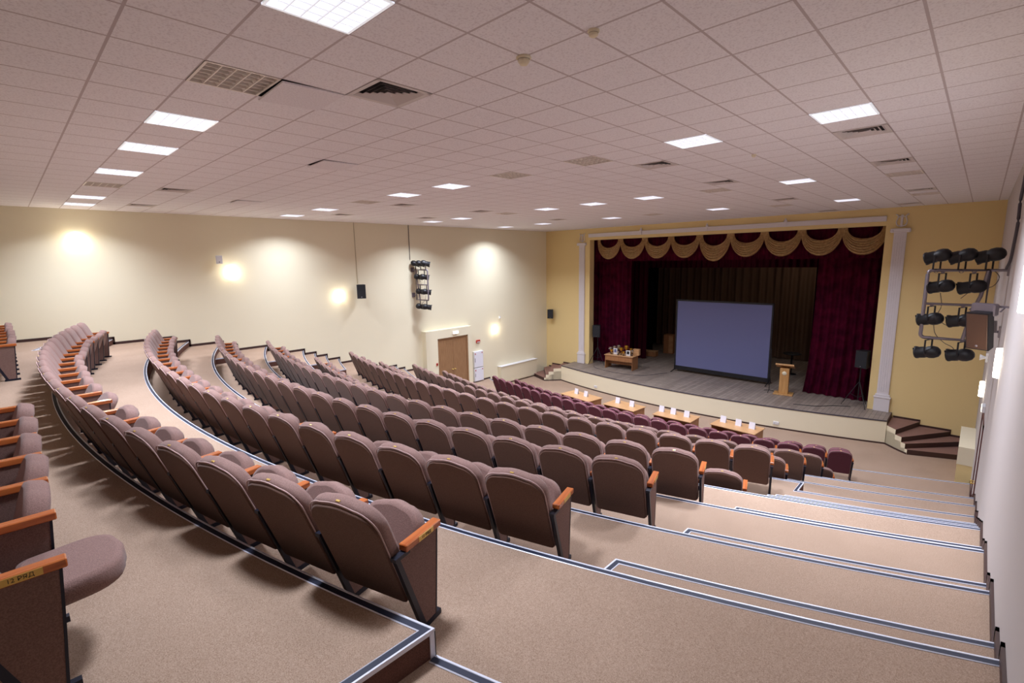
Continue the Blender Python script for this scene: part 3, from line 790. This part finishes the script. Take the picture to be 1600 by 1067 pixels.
def rig(side):
    R = side == 'right'
    f = (lambda d: XR-d) if R else (lambda d: XL+d)
    Y = 10.0 if R else 10.2
    t = thing('lighting_frame', 'grey steel tube spotlight frame on the %s wall' % side, 'lighting frame', (f(0), Y, 0))
    s = -1 if R else 1
    P = lambda d, z: (s*d, 0, z)
    z0, z1, zm = -.32, -1.64, -.97; d0, d1 = .25, 1.12
    cr = .07
    loop = []
    for (cx, cz, a) in ((d1-cr, z0-cr, 0), (d0+cr*.2, z0-.0, 1), (d0+cr*.2, z1, 2), (d1-cr, z1+cr, 3)):
        if a == 0: loop += [P(d1-cr+cr*math.cos(u), z0-cr+cr*math.sin(u)) for u in frange(0, PI/2, 4)]
        if a == 1: loop += [P(d0, z0)]
        if a == 2: loop += [P(d0, z1)]
        if a == 3: loop += [P(d1-cr+cr*math.sin(u), z1+cr-cr*math.cos(u)) for u in frange(0, PI/2, 4)]
    mb = MB().tube(loop, .032, 8, 0, True).tube([P(d0, zm), P(d1, zm)], .024, 8)
    mb.build('tube_frame', M['steel'], t)
    MB().tube([P(0, z0), P(d0, z0)], .026, 8).box(*sorted((0, s*.03)), -.08, .08, z0-.1, z0+.1).build('wall_bracket', M['steel'], t)
    MB().tube([P(0, -1.44), P(d0, -1.44)], .022, 8).box(*sorted((0, s*.03)), -.08, .08, -1.54, -1.34).build('wall_bracket', M['steel'], t)
    MB().tube([P(.27, z0), P(.33, -.8), P(.42, -1.1), P(.5, z1)], .03, 8).build('strut', M['steel'], t)
    aim = (-.93, .36) if R else (.80, -.6)
    if not R: aim = (.55, .83)
    rows = [(-.05, True, (1.0, .64, .27)), (-.63, False, (.90, .46)), (-1.27, False, (1.0, .55)), (-1.93, False, (.98, .50))]
    names = ['above the top bar', 'under the top bar', 'under the middle bar', 'under the bottom bar']
    for (z, up, ds), nm in zip(rows, names):
        for k, d in enumerate(ds):
            if R: q = '%s from the outer end' % ORD[k]
            else: q = '%s from the outer end' % ORD[k]
            place_spot(f(d), Y, z, aim, up, 'black spotlight %s of the %s frame, %s' % (nm, side, q), -.25 if up else -.18)
    # hanging cables
    pts = smooth([P(.9, -.75), P(.86, -1.0), P(.9, -1.2), P(.78, -1.36), P(.6, -1.38), P(.5, -1.3)])
    MB().tube(pts, .006, 5).tube(smooth([P(.95, -1.3), P(.9, -1.55), P(.75, -1.72), P(.62, -1.8), P(.55, -1.95)]), .006, 5).tube(smooth([P(.2, z0), P(.12, -.45), P(.2, -.62), P(.42, -.66), P(.6, -.85)]), .006, 5).build('cable', M['cable'], t)
rig('right'); rig('left')

# ------------------------------------------------------------------ stage front: pilasters, frieze, ornaments
def pilaster(x, side):
    t = thing('pilaster', 'white fluted pilaster on the %s of the stage opening' % side, 'pilaster', (x, YS, ZS))
    H = 6.5
    mb = MB().box(-.18, .18, -.06, 0, .62, H)
    for k in range(5): mb.box(-.15+k*.066, -.15+k*.066+.036, -.072, -.06, .75, H-.1)
    mb.build('shaft', M['white'], t)
    MB().bbox(-.24, .24, -.11, 0, 0, .52, .01).bbox(-.26, .26, -.13, 0, .50, .56, .01).bbox(-.22, .22, -.1, 0, .56, .64, .01).build('base', M['white'], t)
    mb = MB().bbox(-.24, .24, -.11, 0, H, H+.10, .01).bbox(-.28, .28, -.13, 0, H+.08, H+.14, .01)
    for s in (-1, 1):
        mb.at(TR(s*.24, -.12, H+.05) @ RX(PI/2)); mb.lathe([(.055, -.1), (.055, 0), (.03, .01), (.0001, .01)], 14); mb.at(Matrix.Identity(4))
    mb.build('capital', M['white'], t)
    t2 = thing('lyre_ornament', 'white plaster lyre ornament above the %s pilaster' % side, 'ornament', (x, YS, ZS+H+.19), group='plaster lyres')
    mb = MB()
    for s in (-1, 1):
        pts = smooth([(s*.02, -.025, .03), (s*.11, -.025, .06), (s*.15, -.025, .17), (s*.12, -.025, .30), (s*.11, -.025, .38), (s*.18, -.025, .44)])
        mb.tube(pts, .02, 6)
    mb.build('arms', M['white'], t2)
    MB().bbox(-.035, .035, -.035, 0, .0, .42, .008).bbox(-.11, .11, -.035, 0, .34, .37, .006).build('strings', M['white'], t2)
pilaster(-12.99, 'left'); pilaster(.63, 'right')
t = thing('frieze_moulding', 'long white moulding above the stage opening', 'moulding', (0, YS, 0))
MB().bbox(OX0-.08, OX1, -.05, 0, 1.16, 1.32, .01).bbox(OX0-.08, OX1, -.07, 0, 1.30, 1.35, .01).build('cornice', M['white'], t)
for x in (-9.45, -6.2, -3.05):
    t = thing('rosette_ornament', 'small white plaster ornament on the moulding, %s from the left' % ORD[int((x+9.5)/3.1)], 'ornament', (x, YS-.07, 1.37), group='ornaments over the stage')
    MB().at(RX(PI/2)).lathe([(.07, 0), (.06, .03), (.03, .045), (.0001, .05)], 12).build('flower', M['white'], t)
    MB().bbox(-.03, .03, -.02, 0, -.2, .12, .006).build('stem', M['white'], t)

# ------------------------------------------------------------------ curtains
def pleat(x0, x1, y, zb, zt, amp, wl, seed=0, flare=0, hem=0, y1=None):
    rnd = random.Random(seed); n = int(abs(x1-x0)/.028); rows = 14; v = []
    ph = [rnd.uniform(0, 6.28) for _ in range(4)]
    for r in range(rows+1):
        t = r/rows; z = zt+(zb-zt)*t
        for i in range(n+1):
            u = i/n; x = x0+(x1-x0)*u
            w = math.sin(2*PI*x/wl+ph[0]+.5*math.sin(x*2.1+ph[1])+.25*t*math.sin(x*3+ph[2]))
            yy = y+(0 if y1 is None else (y1-y)*u)+amp*(.55+.45*t)*w+amp*.5*math.sin(2*PI*x/(wl*2.7)+ph[3])
            xx = x-flare*t**5*(1-u)
            zz = z+(hem*u if r == rows else 0)
            v.append((xx, yy, zz))
    f = []
    for r in range(rows):
        for i in range(n): a = r*(n+1)+i; f.append((a, a+1, a+n+2, a+n+1))
    return MB().add(v, f, 0, True)
def curtain(args, name, m, lab, kw={}):
    o = pleat(*args, **kw).build(name, M[m]); return tag(o, lab, 'curtain')
curtain((-13.3, -10.55, 20.55, ZS+.03, 1.3, .07, .26), 'stage_curtain', 'curtain', 'burgundy pleated front curtain gathered on the left side of the stage', dict(seed=1))
curtain((-2.0, 1.3, 20.55, ZS+.02, 1.3, .08, .28), 'stage_curtain', 'curtain', 'burgundy pleated front curtain gathered on the right side of the stage', dict(seed=2, flare=.2))
curtain((-12.9, -10.75, 22.7, ZS+.03, 1.6, .06, .3), 'stage_curtain', 'curtaindark', 'dark burgundy wing curtain behind the left front curtain', dict(seed=3))
curtain((-12.9, -11.6, 25.2, ZS+.03, 1.6, .06, .3), 'stage_curtain', 'black', 'black wing curtain deep on the left of the stage', dict(seed=4))
curtain((-2.6, 1.2, 23.2, ZS+.03, 1.6, .06, .3), 'stage_curtain', 'black', 'black wing curtain deep on the right of the stage', dict(seed=5))
curtain((-12.6, -1.5, 27.6, ZS+.03, .1, .09, .42), 'stage_backdrop', 'backcurtain', 'brown pleated backdrop curtain at the rear of the stage', dict(seed=6))
curtain((-12.9, 1.2, 24.2, -.55, 1.6, .06, .3), 'stage_border', 'curtaindark', 'dark burgundy border curtain across the upper rear of the stage', dict(seed=8))
val = thing('stage_valance', 'burgundy stage valance trimmed with nine gold swags', 'valance', (0, 0, 0))
pleat(OX0-.2, OX1+.2, 20.1, -.12, 1.25, .035, .17, seed=7).build('pelmet', M['curtain'], val)
xs = [-12.28+12.5*k/9 for k in range(10)]
for k in range(9):
    x0, x1 = xs[k], xs[k+1]; w = x1-x0+.06; cx = (x0+x1)/2
    drop = 1.03 if k != 4 else 1.2; rnd = random.Random(k)
    nu, nv = 36, 30; v = []; f = []
    for j in range(nv+1):
        q = j/nv       # 0 inner, 1 outer
        dep = drop*(.43+.57*q); hw = w/2*(.74+.26*q)
        for i in range(nu+1):
            u = -1+2*i/nu
            xx = cx+hw*math.sin(u*PI/2)*(1 if True else 1)
            shape = (math.cos(u*PI/2)) ** .9
            zz = 1.04-dep*shape-(.02*q)
            fold = .055*math.sin(q*PI*2*6.5+1.2*u)*shape
            yy = 19.98-.10*shape*(.4+.6*math.sin(q*PI))+fold
            v.append((xx, yy, zz))
    for j in range(nv):
        for i in range(nu): a = j*(nu+1)+i; f.append((a, a+1, a+nu+2, a+nu+1))
    MB().add(v, f, 0, True).build('swag', M['gold'], val)

# ------------------------------------------------------------------ things on the stage
# projection screen
sc0, sc1 = Vector((-8.17, 20.95, ZS)), Vector((-3.62, 20.86, ZS))
ang = math.atan2(sc1.y-sc0.y, sc1.x-sc0.x); W = (sc1-sc0).length
t = thing('projection_screen', 'large grey projection screen in a black folding frame standing on the stage', 'projection screen', sc0, ang)
MB().box(.06, W-.06, -.01, .0, .30, 3.62).build('screen_cloth', M['screen'], t)
MB().box(0, .07, -.03, .03, .08, 3.70).box(W-.07, W, -.03, .03, .08, 3.70).box(0, W, -.03, .03, 3.62, 3.70).box(0, W, -.03, .03, .12, .31).build('frame', M['blackp'], t)
for x in (.03, W-.03):
    MB().tube([(x, -.42, .03), (x, 0, .12), (x, .42, .03)], .022, 6).tube([(x, .3, .06), (x, .02, .9)], .015, 6).build('leg', M['blackp'], t)

def desk(t, w, d, h, fold=True):
    MB().bbox(-w/2, w/2, -d/2, d/2, h-.028, h, .004).build('table_top', M['desk'], t)
    for s in (-1, 1):
        x = s*(w/2-.05)
        MB().bbox(x-.012, x+.012, -d/2+.05, d/2-.05, 0, h-.028, .002).build('side_panel', M['deskside'], t)
    MB().bbox(-w/2+.06, w/2-.06, d/2-.14 if fold else -.012, d/2-.12 if fold else .012, .2, h-.028, .002).build('front_panel', M['deskside'], t)
# award table
t = thing('award_table', 'brown wooden desk full of trophies on the left of the stage', 'table', (-10.55, 19.72, ZS), math.radians(6))
desk(t, 1.62, .82, .74, False)
MB().bbox(-.75, .75, -.37, -.35, .44, .71, .002).build('apron', M['deskside'], t)
base = Matrix.Translation((-10.55, 19.72, ZS+.74)) @ RZ(math.radians(6))
def trophy(px, py, h, m, lab, wide=1):
    p = base @ Vector((px, py, 0))
    t = thing('trophy', lab, 'trophy', p, 0, 'trophies on the award table')
    MB().bbox(-.035, .035, -.035, .035, 0, .05, .004).build('base', M['marble'], t)
    r = .075*wide
    MB().lathe([(.02, .05), (.012, .08), (.01, h*.5), (.02, h*.52), (r*.7, h*.62), (r, h*.98), (r*1.04, h), (r*.95, h), (r*.6, h*.66), (.0001, h*.6)], 14).build('cup', M[m], t)
    mb = MB()
    for s in (-1, 1): mb.tube(smooth([(s*r*.7, 0, h*.64), (s*r*1.5, 0, h*.72), (s*r*1.5, 0, h*.88), (s*r*.98, 0, h*.93)], 4), .006, 5)
    mb.build('handle', M[m], t)
for a in ((-.68, .1, .33, 'silver', 'narrow silver trophy at the left end of the award table'),
          (-.47, .14, .40, 'silver', 'tall silver-topped trophy second from the left on the award table'),
          (-.25, .18, .46, 'silver', 'tallest silver trophy behind the framed certificate'),
          (-.02, .0, .38, 'gold2', 'wide gold cup in the middle of the award table', 1.2),
          (.25, .05, .50, 'gold2', 'tallest gold cup right of the table middle', 1.15),
          (.46, .15, .36, 'gold2', 'gold cup behind the white certificate stand'),
          (.6, -.02, .30, 'silver', 'short silver trophy near the right end of the award table'),
          (-.12, -.18, .2, 'silver', 'small silver trophy at the front edge left of the middle', .7),
          (.2, -.2, .22, 'gold2', 'small gold trophy at the front edge right of the middle', .7),
          (-.52, -.12, .25, 'gold2', 'short gold trophy before the certificate', .8)):
    trophy(a[0], a[1], a[2], a[3], a[4], *(a[5:6]))
def framed(px, py, w, h, m, lab):
    p = base @ Vector((px, py, 0)); t = thing('framed_certificate', lab, 'certificate', p, math.radians(6))
    MB().bbox(-w/2, w/2, -.01, .01, 0, h, .003).build('frame', M['whitep'], t)
    MB().box(-w*.3, w*.3, -.013, -.01, h*.3, h*.85).build('picture', M[m], t)
framed(-.33, -.05, .22, .32, 'screen', 'white framed certificate with a blue picture on the award table')
framed(.43, -.12, .24, .28, 'grille', 'white framed certificate with a dark picture on the right of the award table')
p = base @ Vector((.72, .3, 0)); t = thing('wooden_box', 'small upright wooden box at the right rear of the award table', 'box', p, math.radians(6))
MB().bbox(-.16, .16, -.1, .1, 0, .3, .006).build('case', M['desk'], t); MB().bbox(-.17, .17, -.11, .11, .3, .32, .004).build('lid', M['desk'], t)

# lectern
t = thing('lectern', 'light wooden lectern with a round pale emblem right of the screen', 'lectern', (-2.72, 19.72, ZS), math.radians(8))
MB().bbox(-.36, .36, -.28, .28, 0, .05, .008).build('base', M['lectern'], t)
MB().bbox(-.17, .17, -.15, .15, .05, 1.14, .008).build('column', M['lectern'], t)
MB().at(TR(0, 0, 1.2) @ RX(math.radians(-20))).bbox(-.34, .34, -.26, .26, -.02, .02, .006).bbox(-.34, .34, -.27, -.25, 0, .05, .003).build('top', M['lectern'], t)
MB().at(TR(0, -.151, .92) @ RX(PI/2)).lathe([(.085, 0), (.08, .01), (.06, .006), (.055, .012), (.0001, .014)], 20).build('emblem', M['cream'], t)
# microphone stand
t = thing('microphone_stand', 'thin black microphone stand between the screen and the lectern', 'microphone stand', (-3.29, 19.74, ZS))
mb = MB()
for k in range(3): a = k*2.094+.6; mb.tube([(0, 0, .08), (.24*math.cos(a), .24*math.sin(a), .012)], .012, 6)
mb.build('tripod', M['blackp'], t)
MB().tube([(0, 0, .05), (0, 0, 1.7)], .014, 6).build('pole', M['blackp'], t)
MB().tube([(0, 0, 1.68), (0, -.03, 1.78)], .012, 6).build('clip', M['blackp'], t)
MB().at(TR(0, -.05, 1.84) @ RX(math.radians(35))).lathe([(.012, -.12), (.016, 0), (.028, .01), (.03, .04), (.0001, .06)], 10).build('microphone', M['grille'], t)
# tall round table
t = thing('bar_table', 'tall black round table behind the lectern', 'table', (-3.5, 23.84, ZS))
MB().lathe([(.0001, 1.0), (.38, 1.0), (.4, 1.02), (.4, 1.035), (.38, 1.05), (.0001, 1.05)], 24).build('table_top', M['blackp'], t)
MB().lathe([(.04, .03), (.04, 1.0)], 10).build('pole', M['blackp'], t)
MB().lathe([(.0001, .05), (.06, .05), (.24, .02), (.25, 0), (.0001, 0)], 20).build('foot', M['blackp'], t)
# speakers on tripods
def tripod(x, y, lab, rz, lab2):
    t = thing('speaker_stand', lab, 'speaker stand', (x, y, ZS), rz)
    MB().tube([(0, 0, .25), (0, 0, 1.52)], .02, 8).build('pole', M['blackp'], t)
    for k in range(3):
        a = k*2.094+PI/2
        MB().tube([(.02*math.cos(a), .02*math.sin(a), .95), (.52*math.cos(a), .52*math.sin(a), .015)], .015, 6).tube([(0, 0, .35), (.26*math.cos(a), .26*math.sin(a), .48)], .01, 6).build('leg', M['blackp'], t)
    loudspeaker((x, y-.16, ZS+1.86), rz, .42, .34, .66, lab2, bracket=False)
tripod(-12.10, 19.80, 'black tripod speaker stand at the left edge of the stage', .3, 'black loudspeaker on a tripod before the left curtain')
tripod(-.12, 19.62, 'black tripod speaker stand at the right edge of the stage', -.4, 'black loudspeaker on a tripod before the right curtain')
# boxes in the left wing
t = thing('low_box', 'low beige box on the stage floor left of the screen', 'box', (-10.95, 23.7, ZS), .15)
MB().bbox(-.36, .36, -.22, .22, .02, .3, .01).build('case', M['deskside'], t); MB().bbox(-.38, .38, -.24, .24, .3, .33, .008).build('lid', M['desk'], t)
t = thing('tall_cabinet', 'tall dim brown cabinet deep on the stage left of the screen', 'cabinet', (-10.55, 25.3, ZS), .1)
MB().bbox(-.3, .3, -.25, .25, .0, 1.15, .01).build('case', M['deskside'], t); MB().bbox(.02, .28, -.262, -.25, .05, 1.1, .004).build('door', M['desk'], t)
t = thing('small_crate', 'small dark brown crate on the stage behind the award table', 'box', (-11.35, 22.2, ZS), .1)
MB().bbox(-.2, .2, -.16, .16, 0, .22, .008).build('case', M['deskside'], t); MB().bbox(-.21, .21, -.17, .17, .22, .25, .005).build('lid', M['deskside'], t)
tag(MB().tube(smooth([(-2.0, 18.35, ZS+.012), (-1.3, 18.6, ZS+.012), (-.8, 19.1, ZS+.012), (-.3, 19.4, ZS+.012)]), .012, 5).build('floor_cable', M['blackp']), 'thin black cable lying on the stage before the right curtain', 'cable')
tag(MB().tube(smooth([(-12.0, 19.3, ZS+.012), (-11.6, 18.9, ZS+.012), (-10.2, 18.6, ZS+.012), (-8.9, 18.9, ZS+.012), (-8.2, 20.2, ZS+.012)]), .01, 5).build('floor_cable', M['cable']), 'thin dark cable on the stage before the award table', 'cable')

# ------------------------------------------------------------------ jury tables with name cards
tabs = [(-9.25, 14.30, 1.72, -9, (-.35, .22)), (-7.10, 14.27, 1.48, -4, (-.36, .32)), (-4.95, 14.40, 1.5, 0, (-.62, -.15, .38)), (-2.83, 14.65, 1.55, -4, (-.52, .02, .48))]
for k, (x, y, w, a, cards) in enumerate(tabs):
    t = thing('jury_table', 'beech desk before the front row, %s from the left' % ORD[k], 'table', (x, y, ZF), math.radians(a), 'desks before the front row')
    desk(t, w, .88, .75)
    for c, cx in enumerate(cards):
        p = Matrix.Translation((x, y, ZF+.75)) @ RZ(math.radians(a)) @ Vector((cx, .08, 0))
        q = MB().profx([(-.05, 0), (-.046, 0), (0, .215), (.046, 0), (.05, 0), (0, .235)], -.10, .10).build('name_card', M['lilacwhite'], loc=p, rot=(0, 0, math.radians(a)))
        tag(q, 'white folded name card, %s from the left on the %s desk from the left' % (ORD[c], ORD[k]), 'name card', 'white name cards')
for x, lab in ((-10.75, 'tiny white socket low on the stage front, at left'), (-2.35, 'tiny white socket low on the stage front, at right')):
    t = thing('wall_socket', lab, 'socket', (x, stage_y(x), ZF+.22), math.atan((x-CX)/26))
    MB().bbox(-.1, .1, -.03, .0, -.06, .06, .008).build('plate', M['whitep'], t)
    MB().box(-.07, -.02, -.034, -.03, -.025, .025).box(.02, .07, -.034, -.03, -.025, .025).build('outlet', M['ventg'], t)

# ------------------------------------------------------------------ extra unseen lamps without fixtures: dim fill added over the stage
area(-6, 22.5, 2.3, 16, 1.2, (1, .85, .75), PI, sy=.4)
area(-3, 25.8, 2.3, 22, 1.2, (1, .8, .62), PI, sy=.4)
w = bpy.data.worlds.new('World'); bpy.context.scene.world = w; w.use_nodes = True
w.node_tree.nodes['Background'].inputs[0].default_value = (.02, .02, .025, 1)

# ------------------------------------------------------------------ camera
cam = bpy.data.cameras.new('Camera'); co = bpy.data.objects.new('Camera', cam); C.objects.link(co)
cam.sensor_width = 36; cam.lens = 759.9*36/1600; cam.clip_start = .05; cam.clip_end = 200
cam.shift_x = 0; cam.shift_y = 0
yaw, pit, roll = 0.7666104670367468, 0.16437281875613424, -0.017202749552878094
f = Vector((-math.sin(yaw)*math.cos(pit), math.cos(yaw)*math.cos(pit), -math.sin(pit)))
r = Vector((math.cos(yaw), math.sin(yaw), 0)); u = r.cross(f)
r2 = r*math.cos(roll)+u*math.sin(roll); u2 = -r*math.sin(roll)+u*math.cos(roll)
mm = Matrix((r2, u2, -f)).transposed().to_4x4(); mm.translation = (2.851, -2.553, 0)
co.matrix_world = mm
S = bpy.context.scene; S.camera = co
S.view_settings.view_transform = 'Standard'; S.view_settings.look = 'None'
S.view_settings.exposure = .26; S.view_settings.gamma = 1
S.cycles.use_denoising = True
S.cycles.max_bounces = 6; S.cycles.diffuse_bounces = 4; S.cycles.glossy_bounces = 2
S.cycles.sample_clamp_indirect = 5
S.cycles.caustics_reflective = False; S.cycles.caustics_refractive = False
